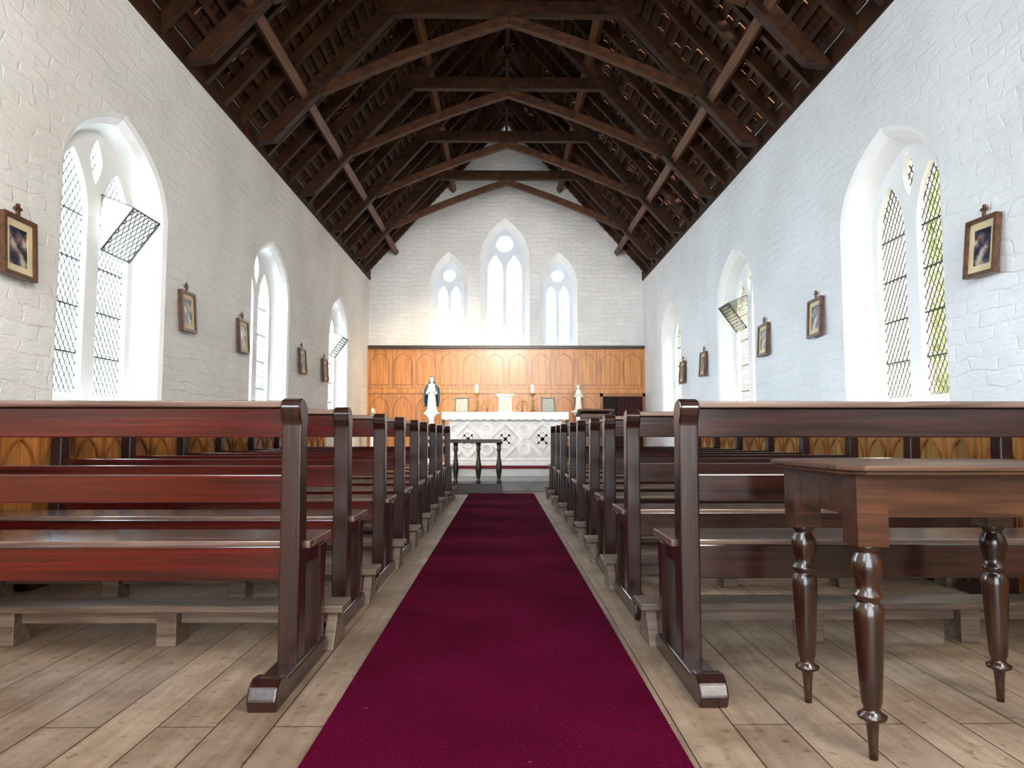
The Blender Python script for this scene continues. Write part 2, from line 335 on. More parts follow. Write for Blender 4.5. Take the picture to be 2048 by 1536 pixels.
for s,X,nm in ((-1,XL,'wall_left'),(1,XR,'wall_right')):
    f=lambda a,b,c,X=X,s=s:(X+s*c,a,b)
    bm=B(); cs=sideC[s]; DD=.18
    outs=[arch(c,.63,.97,2.38,2.92,k=.7) for c in cs]; inns=[arch(c,.50,1.0,2.34,2.80,k=.7) for c in cs]
    plate(bm,[(YF,0),(YB+.3,0),(YB+.3,3.93),(YF,3.93)],outs,.05,lambda a,b,c:f(a,b,c+.025))
    for o,i in zip(outs,inns):
        def lp(t): return [((p[0]*(1-t)+q[0]*t),(p[1]*(1-t)+q[1]*t)) for p,q in zip(o,i)]
        loft(bm,[[f(a,b,0) for a,b in o],[f(a,b,.015) for a,b in lp(.28)],[f(a,b,.06) for a,b in lp(.62)],[f(a,b,DD) for a,b in i],[f(a,b,.45) for a,b in i]],cap=False,smooth=False,mi=1)
    mk(nm,bm,['wallwarmlit' if s<0 else 'wall','stone'],kind='structure',label='whitewashed rough brick side wall with deep pointed window openings',cat='wall')
    for k,(c,i) in enumerate(zip(cs,inns)):
        lights=[arch(c-.25,.18,1.05,2.22,2.60),arch(c+.25,.18,1.05,2.22,2.60)]
        eye=[(c,2.75),(c+.045,2.68),(c+.07,2.60),(c+.045,2.52),(c,2.44),(c-.045,2.52),(c-.07,2.60),(c-.045,2.68)]
        hop=(c+.25,.18) if (s,k) in ((-1,0),(1,1),(-1,2)) else None
        window(f,dict(loc=(X+s*DD,c,1.02),label='pointed twin lancet window with diamond leaded glass'+(' and open hopper pane' if hop else ''),depth=DD,inner=i,lights=lights,eyes=[eye],pw=.05,ph=.078,wd=.0062,hopper=hop))
# back wall
f=lambda a,b,c:(a,YB+c,b)
bw=[(0.01,.47,2.47,4.15,4.90,.375,2.5,4.1,4.76,.180,.145,3.92,4.24,4.45,.165),
    (-1.04,.36,2.47,3.65,4.25,.28,2.5,3.6,4.13,.122,.095,3.40,3.66,3.83,.12),
    (1.02,.36,2.47,3.65,4.25,.28,2.5,3.6,4.13,.122,.095,3.40,3.66,3.83,.12)]
outs=[arch(b[0],b[1],b[2],b[3],b[4]) for b in bw]; inns=[arch(b[0],b[5],b[6],b[7],b[8]) for b in bw]
bm=B(); plate(bm,[(XL-.1,0),(XR+.1,0),(XR+.1,3.85),(XC,ZR+.2),(XL-.1,3.85)],outs,.05,lambda a,b,c:f(a,b,c+.025))
for o,i in zip(outs,inns):
    loft(bm,[[f(a,b,0) for a,b in o],[f(a,b,.16) for a,b in i],[f(a,b,.3) for a,b in i]],cap=False,mi=1)
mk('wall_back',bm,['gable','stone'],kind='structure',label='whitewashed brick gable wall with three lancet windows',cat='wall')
for b,i in zip(bw,inns):
    L=[arch(b[0]-b[9],b[10],2.53,b[11],b[12]),arch(b[0]+b[9],b[10],2.53,b[11],b[12])]
    window(f,dict(loc=(b[0],YB+.16,b[6]),label='twin lancet window with round eye and pale leaded glass',depth=.16,inner=i,lights=L,eyes=[circ(b[0],b[13],b[14])],pw=.05,ph=.075,wd=.007,stone='gstone',lead='glead'))
bm=B(); plate(bm,[(XL-.1,0),(XR+.1,0),(XR+.1,3.85),(XC,ZR+.2),(XL-.1,3.85)],[arch(XC,1.5,.01,2.3,3.6)],.05,lambda a,b,c:(a,YF+c-.025,b))  # unseen rear wall added to limit light from behind, opening sized for it
mk('wall_front',bm,'wall',kind='structure',label='unseen whitewashed rear wall, wide arched opening added to let in light',cat='wall')

# floor, sanctuary
bm=B(); box(bm,XL-.45,XR+.45,YF,YB+.4,-.12,0); mk('floor',bm,'floor',kind='structure',label='worn pale wooden plank floor',cat='floor')
bm=B(); box(bm,XL,XR,9.9,YB,0,.15); mk('sanctuary_platform',bm,'slab',bev=.008,label='grey timber sanctuary platform before the altar',cat='step')
bm=B(); box(bm,-1.9,1.95,11.0,YB-.06,.15,.30); mk('altar_step',bm,'step',bev=.008,label='pale raised altar step on the sanctuary platform',cat='step')
bm=B(); box(bm,-.95,1.0,10.985,11.28,.30,.308); box(bm,-.95,1.0,10.985,10.998,.27,.308); mk('altar_step_carpet',bm,'redcloth',label='thin red carpet strip on the altar step edge',cat='carpet')
bm=B(); prism(bm,[(-.48,.4),(.45,.4),(.40,9.5),(-.47,9.5)],0.0,.012,lambda p,t:(p[0],p[1],t)); mk('aisle_carpet',bm,'carpet',label='long burgundy red carpet runner along the aisle',cat='carpet')

# ---------------------------------------------------------------- roof
def sl(s):
    X=XL if s<0 else XR; E=Vector((X,0,ZE));R=Vector((XC,0,ZR));d=(R-E);L=d.length;d.normalize()
    n=Vector((s*abs(d.z),0,abs(d.x))); return E,d,n,L
def sbox(bm,s,y0,y1,t0,t1,n0,n1,o=Vector((0,0,0)),mi=0):
    E,d,n,L=sl(s)
    vs=[bm.verts.new(E+d*t+n*q+Vector((0,y,0))-o) for t in (t0,t1) for y in (y0,y1) for q in (n0,n1)]
    for f in ((0,1,3,2),(4,6,7,5),(0,4,5,1),(2,3,7,6),(0,2,6,4),(1,5,7,3)): bm.faces.new([vs[i] for i in f]).material_index=mi
bm=B()
for s in (-1,1):
    E,d,n,L=sl(s); pitch=.125; rows=int((L+.3)/pitch)+1
    sbox(bm,s,YF,2.4,-.2,L+.1,.135,.15)
    for r in range(rows):
        t0=-.2+r*pitch; t1=min(t0+pitch,L+.12)
        if t0>L+.1: break
        sbox(bm,s,YF,YB+.3,t0-.021,t0+.021,.10,.135,mi=1)
        y=2.4
        while y<YB+.3:
            w=random.uniform(.08,.14); 
            gap=random.uniform(.004,.017) if random.random()<(.38 if s>0 else .08)*(1 if t0<2.4 else .35) else 0
            y1=min(y+w,YB+.32)
            sbox(bm,s,y,y1-gap,t0,t1,.135,.147)
            if gap and random.random()<.5:
                sbox(bm,s,y1-gap,y1,t0,t0+pitch*random.uniform(.3,.6),.135,.147)
            y=y1
mk('ceiling',bm,['shingle','roof'],kind='structure',label='steep open timber shingle roof with battens',cat='ceiling')
TY=[2.3,3.83,5.37,6.9,8.43,9.97,11.5,12.93]
for s in (-1,1):
    E,d,n,L=sl(s); first=None; y=1.9
    while y<12.8:
        if min(abs(y-t) for t in TY)>.12:
            if first is None:
                bm=B(); o=E.copy(); sbox(bm,s,-.028,.028,-.15,L-.03,0,.10,o=Vector((o.x,0,o.z)))
                first=mk('common_rafter',bm,'roof',loc=(o.x,y,o.z),label='dark sloping timber rafter under the shingles',cat='rafter',group='common roof rafters')
            else: dup(first,loc=(E.x,y,E.z))
        y+=.383
for s in (-1,1):
    E,d,n,L=sl(s)
    for t in (.70,2.30):
        for a,b in zip(TY[:-1],TY[1:]):
            bm=B(); o=E+d*t; sbox(bm,s,.052,b-a-.052,t-.045,t+.045,-.10,0,o=Vector((o.x,0,o.z)))
            mk('roof_purlin',bm,'purlin',loc=(o.x,a,o.z),bev=.006,label='brown timber purlin spanning between roof trusses',cat='beam',group='roof purlins')
    bm=B(); X=XL if s<0 else XR
    box(bm,X-(.03 if s<0 else .02),X+(.02 if s<0 else .03),YF,YB,ZE-.02,ZE+.16)
    mk('eaves_beam',bm,'roof',label='dark timber wall plate along the eaves',cat='beam')
bm=B(); box(bm,XC-.025,XC+.025,YF,YB,ZR-.16,ZR+.02); mk('ridge_beam',bm,'roof',label='dark timber ridge board',cat='beam')
def truss(y):
    e=empty('roof_truss',(XC,y,ZE),'dark timber arch-braced collar roof truss','roof truss','roof trusses')
    O=Vector((XC,0,ZE))
    for s in (-1,1):
        E,d,n,L=sl(s)
        dep=.145
        pA=E+d*0.0; k=dep*abs(n.x)/abs(d.x); pB=E+d*k-n*dep; pC=E+d*(L-.05)-n*dep; pD=E+d*(L-.05)
        bm=B(); prism(bm,[(p.x-O.x,p.z-O.z) for p in (pA,pB,pC,pD)],-.05,.05,lambda p,t:(p[0],t,p[1])); mk('principal_rafter',bm,'truss',e,bev=.006)
        X=E+d*.86-n*.12; lo=Vector((X.x,0,X.z))-O; hi=Vector((0,0,5.04-ZE))
        bm=B(); pts=[]
        for i in range(9):
            t=i/8; pts.append(lo.lerp(hi,t)+Vector((0,0,.035*math.sin(math.pi*t))))
        rings=[]
        for i,p in enumerate(pts):
            dd=(pts[min(i+1,8)]-pts[max(i-1,0)]).normalized(); nn=Vector((-dd.z,0,dd.x)); nn=nn if nn.z>0 else -nn
            a=.052
            rings.append([p+nn*a+Vector((0,-.036,0)),p+nn*a+Vector((0,.036,0)),p-nn*a+Vector((0,.036,0)),p-nn*a+Vector((0,-.036,0))])
        loft(bm,rings); mk('arched_brace',bm,'brace',e,bev=.005)
    hw=(ZR-5.15)/(ZR-ZE)*2.575+.04
    bm=B(); box(bm,-hw,hw,-.045,.045,5.08-ZE,5.23-ZE); mk('collar_beam',bm,'truss',e,bev=.006)
    return e
t0=truss(TY[0])
for y in TY[1:-1]: dup(t0,loc=(XC,y,ZE))

# ---------------------------------------------------------------- panelling
def ogive(bm,c,w,z0,zs,za,th,f3,mi=0):
    o=arch(c,w,z0,zs,za,8); i=arch(c,w-th,z0+th,zs,za-th*1.3,8); plate(bm,o,[i],.014,f3,mi)
f=lambda a,b,c:(a,YB-.03-c,b)
bm=B(); box(bm,XL+.01,1.80,YB-.03,YB-.002,.15,2.40); box(bm,1.80,XR-.01,YB-.03,YB-.002,1.56,2.40)
n=12; W=(XR-XL-.02)/n
for k in range(n+1):
    x=XL+.01+W*k; z0=.3 if x<1.8 else 1.56
    box(bm,x-.018,x+.018,YB-.05,YB-.03,z0,2.40,0)
    for dx in (-.024,.018): box(bm,x+dx,x+dx+.006,YB-.046,YB-.03,z0,2.40,1)
for k in range(n):
    c=XL+.01+W*(k+.5)
    ogive(bm,c,W*.40,1.72,2.14,2.32,.012,lambda a,b,cc:f(a,b,cc+.006),1)
    if c<1.7: ogive(bm,c,W*.40,.40,1.30,1.52,.012,lambda a,b,cc:f(a,b,cc+.006),1)
box(bm,XL+.01,XR-.01,YB-.055,YB-.03,1.57,1.66,0); box(bm,XL+.01,XR-.01,YB-.057,YB-.03,1.565,1.575,1); box(bm,XL+.01,XR-.01,YB-.057,YB-.03,1.655,1.665,1)
mk('trim_1',bm,['panel','panelm'],kind='structure',label='golden wood wall panelling with pointed arch mouldings',cat='panelling')
bm=B(); box(bm,XL+.005,XR-.005,YB-.10,YB-.002,2.40,2.455); mk('trim_2',bm,'dark',kind='structure',label='dark moulded cap rail on the panelling',cat='trim')
for j,(s,X) in enumerate(((-1,XL),(1,XR))):
    f=lambda a,b,c,X=X,s=s:(X-s*(.025+c),a,b)
    bm=B(); x0,x1=sorted((X-s*.001,X-s*.025)); box(bm,x0,x1,YF,9.9,0,.88)
    y=2.0
    while y<9.6:
        ogive(bm,y+.15,.12,.14,.62,.78,.014,lambda a,b,c:f(a,b,c+.006),1); 
        x0,x1=sorted((X-s*.025,X-s*.04)); box(bm,x0,x1,y-.012,y+.012,.1,.88,1); y+=.30
    x0,x1=sorted((X-s*.025,X-s*.04)); box(bm,x0,x1,YF,9.9,0,.1,1)
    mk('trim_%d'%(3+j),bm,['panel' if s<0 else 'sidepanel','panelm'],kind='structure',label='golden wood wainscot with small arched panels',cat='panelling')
    bm=B(); x0,x1=sorted((X-s*.001,X-s*.075)); box(bm,x0,x1,YF,9.9,.88,.925); mk('trim_%d'%(5+j),bm,'cap',kind='structure',label='wooden wainscot cap ledge in pale sheen colour',cat='trim')
e=empty('door_1',(2.2,YB-.05,.15),'low dark doorway with a maroon curtain in the panelling','doorway',kind='structure')
bm=B(); box(bm,-.38,.40,.02,.045,0,1.40); mk('door_shade_sheet',bm,'black',e)
bm=B(); box(bm,-.42,-.37,-.03,.045,0,1.42); box(bm,.37,.41,-.03,.045,0,1.42); box(bm,-.42,.41,-.03,.045,1.36,1.42); mk('door_frame',bm,'panelm',e)
bm=B(); R=[]
for z in (0.02,1.36): R.append([(-.10+i*.01,-.0+.012*math.sin(i*.9),z) for i in range(47)])
loft(bm,R,close=False,cap=False,smooth=True); mk('curtain',bm,'curtain',e)

# ---------------------------------------------------------------- pews
def pew(s):
    e=empty('church_pew',(0,0,0)); Lp=1.80
    rail='pewredglow' if s<0 else 'pew'
    def X(a,b): return sorted((s*a,s*b))
    def end(a,b,fa,fb):
        bm=B(); F=lambda p,t:(s*t,p[0],p[1])
        post=[(0,.055),(.085,.055),(.082,.42),(.062,.80),(.07,.835),(.066,.868),(.045,.893),(.012,.903),(-.022,.895),(-.034,.872),(-.026,.848),(-.008,.82),(-.004,.45)]
        prism(bm,post,a,b,F)
        prism(bm,[(.275,.055),(.325,.055),(.335,.30),(.35,.40),(.262,.40),(.27,.30)],a,b,F)
        prism(bm,[(.07,.35),(.29,.35),(.29,.41),(.07,.41)],a+.008,b-.008,F)
        foot=[(-.225,0),(.35,0),(.36,.03),(.34,.058),(.30,.065),(-.12,.065),(-.15,.082),(-.19,.086),(-.222,.07),(-.24,.035)]
        prism(bm,foot,fa,fb,F)
        return mk('pew_end',bm,'pewz',e,bev=.006)
    end(-.004,.060,-.014,.070)
    end(Lp-.060,Lp,Lp-.068,Lp)
    x0,x1=X(.055,Lp-.055)
    bm=B(); box(bm,x0,x1,.015,.04,.775,.872); mk('top_rail',bm,rail,e,bev=.004)
    bm=B(); box(bm,x0,x1,-.012,.058,.872,.894); mk('cap_rail',bm,'cap',e,bev=.006,label='cap rail with pale sheen in its colour')
    bm=B(); box(bm,x0,x1,.022,.045,.565,.655); mk('back_slat',bm,rail,e,bev=.004)
    bm=B(); x0b,x1b=X(-.015,Lp); 
    prism(bm,[(.075,.41),(.365,.41),(.378,.42),(.365,.435),(.075,.435)],x0b,x1b,lambda p,t:(t,p[0],p[1])); mk('seat',bm,'seat',e,bev=.003,label='glossy seat board with pale sheen in its colour')
    bm=B(); box(bm,x0,x1,.03,.055,.315,.425); mk('seat_rail',bm,rail,e,bev=.004)
    bm=B(); box(bm,x0,x1,.285,.305,.33,.41); mk('front_rail',bm,'pew',e,bev=.004)
    return e
def kneeler(s):
    e=empty('kneeler',(0,0,0)); L=1.85
    def X(a,b): return sorted((s*a,s*b))
    x0,x1=X(0,L); bm=B(); box(bm,x0,x1,0,.15,.125,.152); mk('kneeler_board',bm,'kneel',e,bev=.005)
    for a in (.025,.62,1.22,L-.07):
        bm=B()
        if a<.1: prism(bm,[(-.03,0),(.17,0),(.12,.125),(.04,.125)],s*a,s*(a+.04),lambda p,t:(t,p[0],p[1]))
        else: prism(bm,[(.02,0),(.13,0),(.13,.125),(.02,.125)],s*a,s*(a+.075),lambda p,t:(t,p[0],p[1]))
        mk('kneeler_support',bm,'kneel',e,bev=.004)
    x0,x1=X(.06,L-.06)
    bm=B(); box(bm,x0,x1,.065,.085,.075,.125); mk('kneeler_rail',bm,'kneel',e)
    return e
PY={-1:[2.27,2.98,3.83,4.52,5.28,6.02,6.78,7.55,8.32],1:[2.29,3.25,3.98,4.70,5.42,6.16,6.92,7.68,8.4]}
PX={-1:-.655,1:.575}
for s in (-1,1):
    p0=pew(s);k0=kneeler(s)
    for i,y in enumerate(PY[s]):
        j=random.uniform(-.012,.012) if i else 0
        p=p0 if i==0 else dup(p0)
        p.location=(PX[s]+j,y,0)
        tag(p,'%s varnished mahogany church pew with open slatted back beside the aisle'%('red-glow tinted' if s<0 else 'dark'),'pew','church pews')
        k=k0 if i==0 else dup(k0)
        k.location=((-.598 if s<0 else .515)+j,y+.385,0)
        tag(k,'low worn bare wood kneeler bench in front of a pew','kneeler','kneelers')

# ---------------------------------------------------------------- table
e=empty('side_table',(.81,1.66,0),'small dark mahogany table with turned legs behind a pew','table')
TW,TD=.74,.52
bm=B(); c=.05; TZ=.018
tp=[(c,0),(TW-c,0),(TW,c),(TW,TD-c),(TW-c,TD),(c,TD),(0,TD-c),(0,c)]
prism(bm,tp,.678+TZ,.692+TZ,lambda p,t:(p[0],p[1],t)); prism(bm,[(.012+p[0]*(TW-.024)/TW,.012+p[1]*(TD-.024)/TD) for p in tp],.668+TZ,.678+TZ,lambda p,t:(p[0],p[1],t))
mk('table_top',bm,'tabletop',e,bev=.004)
lx=(.085,TW-.085); ly=(.085,TD-.07)
bm=B(); Z0,Z1=.58,.668+TZ
box(bm,lx[0],lx[1],ly[0]-.022,ly[0]-.002,Z0,Z1); box(bm,lx[0],lx[1],ly[1]+.002,ly[1]+.022,Z0,Z1)
box(bm,lx[0]-.022,lx[0]-.002,ly[0],ly[1],Z0,Z1); box(bm,lx[1]+.002,lx[1]+.022,ly[0],ly[1],Z0,Z1); mk('table_apron',bm,'apron',e,bev=.003)
prof=[(.001,0),(.010,0),(.012,.05),(.015,.085),(.020,.092),(.033,.098),(.034,.105),(.021,.113),(.019,.122),(.024,.135),(.028,.20),(.033,.29),(.035,.34),(.034,.362),(.027,.372),(.025,.378),(.034,.386),(.034,.393),(.026,.401),(.027,.42),(.034,.445),(.036,.460),(.033,.478),(.025,.492),(.024,.498),(.031,.505),(.033,.512),(.001,.52)]
for x in lx:
    for y in ly:
        bm=B(); lathe(bm,prof,(x,y,0),28); box(bm,x-.038,x+.038,y-.038,y+.038,.512,Z1,1); mk('table_leg',bm,['table','apron'],e,bev=0)  # browner wood on the top block stands for warm light falling there

# ---------------------------------------------------------------- communion rail
e=empty('communion_rail',(-.66,9.62,0),'short dark wooden communion rail with turned posts beside the carpet','rail')
bm=B(); box(bm,-.4,.63,-.07,.07,.685,.735); mk('top_rail',bm,'dark',e,bev=.008)
bm=B(); box(bm,-.4,.63,-.06,.06,0,.14); mk('base_rail',bm,'dark',e,bev=.006)
for x in (-.3,0.0,.31,.59):
    bm=B(); lathe(bm,[(r*1.3,z) for r,z in [(.022,.14),(.026,.16),(.018,.18),(.02,.22),(.03,.30),(.033,.36),(.024,.44),(.018,.50),(.016,.56),(.026,.60),(.02,.62),(.026,.685)]],(x,0,0),16); mk('rail_post',bm,'dark',e)

# ---------------------------------------------------------------- altar
e=empty('altar',(.02,11.62,.30),'carved pale stone altar on a raised step','altar')
bm=B(); box(bm,-.92,.92,-.28,.28,.06,.80); mk('altar_body',bm,'altar',e,bev=.01)
bm=B(); box(bm,-.98,.98,-.33,.33,0,.07); mk('altar_plinth',bm,'relief',e,bev=.012)
bm=B(); box(bm,-1.0,1.0,-.34,.34,.80,.855); mk('altar_slab',bm,'relief',e,bev=.01)
bm=B(); g=lambda a,b,c:(a,-.285-c,b)
def ring(c,z,r,w): plate(bm,circ(c,z,r,28),[circ(c,z,r-w,28)],.035,lambda a,b,cc:g(a,b,cc))
def dia(c,z,r,w): plate(bm,[(c-r,z),(c,z-r),(c+r,z),(c,z+r)],[[(c-r+w,z),(c,z-r+w),(c+r-w,z),(c,z+r-w)]],.045,lambda a,b,cc:g(a,b,cc))
for k in (-1,0,1):
    c=k*.60; dia(c,.43,.31,.075)
    for dx,dz in ((-.07,0),(.07,0),(0,.07),(0,-.07)): ring(c+dx,.43+dz,.08,.035)
for k in (-1.5,-.5,.5,1.5):
    c=k*.60*(.9 if abs(k)>1 else 1)
    for dz in (.16,-.16): ring(c,.43+dz,.11,.045); 
    plate(bm,circ(c,.43,.05,16),[],.035,lambda a,b,cc:g(a,b,cc))
box(bm,-.9,.9,-.30,-.28,.72,.79); box(bm,-.9,.9,-.30,-.28,.08,.13)
mk('altar_relief',bm,'relief',e,bev=.008,label='carved stone relief of diamonds and quatrefoils')
e=empty('altar_cloth',(.02,11.62,1.155),'white linen altar cloth with hanging ends','altar cloth')
bm=B(); box(bm,-1.02,1.02,-.355,.355,0,.012)
n=60; top=[];bot=[]
for i in range(n+1):
    x=-1.02+2.04*i/n; top.append((x,-.355,.008)); 
    bot.append((x,-.362-.006*math.sin(i*1.1),-.10-.018*abs(math.sin(i*math.pi/4))))
loft(bm,[top,bot],close=False,cap=False)
for sx in (-1,1):
    R=[]
    for z in (.008,-.2,-.40): R.append([(sx*(1.022+.02*(-z)+.008*math.sin(k*1.3)*(-z*3)),-.355+.71*k/16,z-(.02*abs(math.sin(k*.8)) if z<-.3 else 0)) for k in range(17)])
    loft(bm,R,close=False,cap=False,smooth=True)
mk('cloth_drape',bm,'cloth',e)
AZ=1.167
def candlestick(x):
    e=empty('candlestick',(x,11.78,AZ),'tall brass altar candlestick holding a white candle','candlestick','altar candlesticks')
    bm=B(); lathe(bm,[(.075,0),(.078,.012),(.05,.03),(.022,.05),(.016,.08),(.03,.10),(.034,.115),(.018,.13),(.014,.18),(.026,.20),(.016,.22),(.013,.27),(.022,.29),(.052,.32),(.056,.33),(.03,.335)],seg=20); mk('brass_stand',bm,'gold',e)
    bm=B(); lathe(bm,[(.03,.333),(.03,.47),(.022,.478),(.004,.48)],seg=14); mk('candle',bm,'candle',e)
    return e
c=candlestick(-.46); dup(c,loc=(.48,11.78,AZ))
e=empty('tabernacle',(.02,11.78,AZ),'white carved stone tabernacle on the altar','tabernacle')
bm=B(); box(bm,-.13,.13,-.09,.09,0,.04); box(bm,-.11,.11,-.07,.07,.04,.25); mk('tabernacle_body',bm,'altar',e,bev=.006)
bm=B(); loft(bm,[[(sx*a,sy*b,z) for sx,sy in ((-1,-1),(1,-1),(1,1),(-1,1))] for a,b,z in ((.11,.075,.25),(.12,.08,.26),(.15,.10,.285),(.155,.115,.29),(.155,.115,.315),(.12,.08,.32))]); mk('tabernacle_cornice',bm,'relief',e,bev=.005)
bm=B(); plate(bm,arch(0,.06,.05,.14,.21,6),[arch(0,.045,.06,.14,.195,6)],.012,lambda a,b,c:(a,-.075-c,b)); mk('tabernacle_door',bm,'gold',e)
def card(x):
    e=empty('altar_card',(x,11.72,AZ),'gilt-framed altar card standing on the altar cloth','picture frame','altar cards')
    f2=lambda a,b,c:(a,c+b*.15,b)
    bm=B(); plate(bm,[(-.12,0),(.12,0),(.12,.26),(-.12,.26)],[[(-.095,.025),(.095,.025),(.095,.235),(-.095,.235)]],.02,f2); mk('card_frame',bm,'cardframe',e)
    bm=B(); plate(bm,[(-.097,.023),(.097,.023),(.097,.237),(-.097,.237)],[],.008,f2); mk('card_sheet',bm,'card',e)
    return e
c=card(-.71); dup(c,loc=(.74,11.72,AZ))
def fern(x):
    e=empty('brass_flower_spray',(x,11.80,AZ),'small scrolling brass altar ornament','ornament','brass ornaments')
    bm=B(); lathe(bm,[(.04,0),(.042,.01),(.012,.03),(.01,.08)],seg=14)
    for sx in (-1,1):
        for k,(R0,hh) in enumerate(((.05,.10),(.035,.17))):
            pts=[(0,0,.06+k*.04)]
            for i in range(14):
                a=math.pi*1.5*i/13; rr=R0*(1-.45*i/13); pts.append((sx*(R0*1.3-rr*math.cos(a)),0,hh+rr*math.sin(a)))
            tube(bm,pts,.007)
    tube(bm,[(0,0,.05),(0,0,.22)],[.01,.004])
    mk('scrollwork',bm,'gold',e); return e
c=fern(-.28); dup(c,loc=(.31,11.80,AZ))

# ---------------------------------------------------------------- statues + pedestals
def statue(x,y,z,h,body,cloak,label,wrap=28):
    e=empty('saint_statue',(x,y,z),label,'statue')
    k=h/.61; seg=24
    rings=[]
    for (rx,ry,zz,fold,off) in ((.10,.09,0,.0,0),(.105,.095,.03,.0,0),(.085,.075,.04,.08,0),(.078,.068,.12,.08,0),(.07,.058,.25,.06,0),(.062,.05,.34,.03,0),(.07,.05,.41,.02,0),(.078,.046,.455,0,0),(.06,.04,.485,0,0),(.024,.024,.50,0,0),(.022,.024,.515,0,-.003),(.033,.036,.53,0,-.006),(.036,.04,.555,0,-.006),(.033,.038,.585,0,-.004),(.02,.024,.605,0,0),(.002,.002,.61,0,0)):
        rings.append([(k*(rx*(1+fold*math.sin(7*a))*math.cos(a)),k*(ry*(1+fold*math.sin(7*a))*math.sin(a)+off),k*zz) for a in [2*math.pi*i/seg for i in range(seg)]])
    bm=B(); loft(bm,rings,smooth=True)
    for sx in (-1,1):
        tube(bm,[(sx*.07*k,0,.445*k),(sx*.088*k,-.02*k,.37*k),(sx*.075*k,-.055*k,.32*k),(sx*.03*k,-.075*k,.37*k),(sx*.012*k,-.078*k,.40*k)],[.022*k,.024*k,.022*k,.014*k,.008*k])
    mk('robed_figure',bm,body,e)
    bm=B(); R=[]
    for (rx,ry,zz,wr) in ((.118,.10,.10,wrap-10),(.128,.10,.17,wrap),(.134,.092,.28,wrap+6),(.13,.085,.38,wrap+22),(.10,.072,.45,wrap+22),(.062,.056,.49,14),(.044,.048,.53,8),(.045,.050,.57,10),(.035,.042,.605,24),(.008,.01,.622,30)):
        R.append([(k*rx*(1+.05*math.sin(9*a))*math.cos(a),k*ry*(1+.05*math.sin(9*a))*math.sin(a),k*zz) for a in [math.radians(-wr+(180+2*wr)*i/20) for i in range(21)]])
    loft(bm,R,close=False,cap=False,smooth=True); o=mk('cloak',bm,cloak,e)
    so=o.modifiers.new('s','SOLIDIFY'); so.thickness=.006
    bm=B(); R=[[(k*rr*math.cos(a),k*(rr*math.sin(a)*.55-.022),k*.558+k*dz) for a in [2*math.pi*i/14 for i in range(14)]] for rr,dz in ((.004,-.034),(.02,-.026),(.028,-.008),(.027,.012),(.016,.028),(.003,.034))]
    loft(bm,R,smooth=True); tube(bm,[(0,-.036*k,.565*k),(0,-.044*k,.552*k)],[.003*k,.006*k]); mk('face',bm,'skin',e)
def pedestal(x,y,z0,z1):
    e=empty('pedestal',(x,y,z0),'slender white column pedestal carrying a statue','pedestal','statue pedestals'); h=z1-z0
    bm=B(); lathe(bm,[(.13,0),(.13,.06),(.10,.08),(.06,.10),(.05,.13),(.045,h-.14),(.05,h-.12),(.055,h-.10),(.10,h-.05),(.12,h-.035)],seg=20); mk('column',bm,'stone',e)
    bm=B(); lathe(bm,[(.13,h-.035),(.14,h-.025),(.14,h),(.002,h)],seg=8); mk('capital',bm,'stone',e)
pedestal(-1.26,12.2,.30,1.19); statue(-1.26,12.2,1.19,.62,'plaster','mary','painted statue of a woman in blue cloak and white robe',30)
pedestal(1.30,12.2,.30,1.22); statue(1.30,12.2,1.22,.46,'plaster','joseph','small cream and tan robed statue on a pedestal')
pedestal(-2.28,12.2,.15,1.06)
e=empty('small_figurine',(-2.28,12.2,1.06),'small white ornamental figurine on a pedestal','figurine')
bm=B(); lathe(bm,[(.085,0),(.09,.02),(.07,.04),(.075,.08),(.05,.12),(.03,.14),(.036,.165),(.03,.19),(.004,.205)],seg=18); mk('figurine_body',bm,'plaster',e)
bm=B(); tube(bm,[(-.08,-.02,.07),(-.05,-.06,.10),(0,-.075,.11),(.05,-.06,.10),(.08,-.02,.07)],.014); mk('figurine_sash',bm,'gold',e)
# lectern
e=empty('lectern',(1.36,10.5,.15),'dark brown wooden reading desk with sloping top','lectern')
bm=B(); box(bm,-.25,.25,-.16,.16,0,.06); box(bm,-.21,.21,-.13,.13,.06,.90); mk('lectern_body',bm,'lectern',e,bev=.01)
bm=B(); plate(bm,arch(0,.14,.16,.6,.76,8),[arch(0,.12,.18,.6,.735,8)],.015,lambda a,b,c:(a,-.137-c,b)); mk('arched_panel',bm,'panelm',e)
bm=B(); prism(bm,[(-.20,1.00),(-.20,1.03),(.2,.95),(.2,.92)],-.27,.27,lambda p,t:(t,p[0],p[1])); box(bm,-.21,.21,-.13,.13,.90,.96); mk('sloping_desk',bm,'lectern',e,bev=.006)

# ---------------------------------------------------------------- stations pictures
def station(s,y,z,tilt,w=.25,h=.32):
    X=XL if s<0 else XR
    e=empty('framed_picture',(X-s*.02,y,z),'small framed devotional print with a wooden cross on top','picture','framed prints along the walls')
    e.rotation_euler=(math.radians(tilt),math.radians(s*4),0)
    f=lambda a,b,c:(-s*c,a,b)
    a,b=w/2,h/2; t=.022
    r=lambda a,b:[(-a,-b),(a,-b),(a,b),(-a,b)]
    bm=B(); plate(bm,r(a,b),[r(a-t,b-t)],.03,lambda x,y,c:f(x,y,c+.018)); mk('frame',bm,'frame',e,bev=.004)
    bm=B(); plate(bm,r(a-t,b-t),[r(a-t-.034,b-t-.04)],.008,lambda x,y,c:f(x,y,c+.014)); mk('mat',bm,'mat',e)
    bm=B(); plate(bm,r(a-t-.034,b-t-.04),[],.006,lambda x,y,c:f(x,y,c+.011)); mk('print',bm,'print',e)
    bm=B(); box(bm,*sorted((-s*.008,-s*.022)),-.007,.007,b,b+.07); box(bm,*sorted((-s*.008,-s*.022)),-.024,.024,b+.038,b+.052); mk('cross',bm,'frame',e)
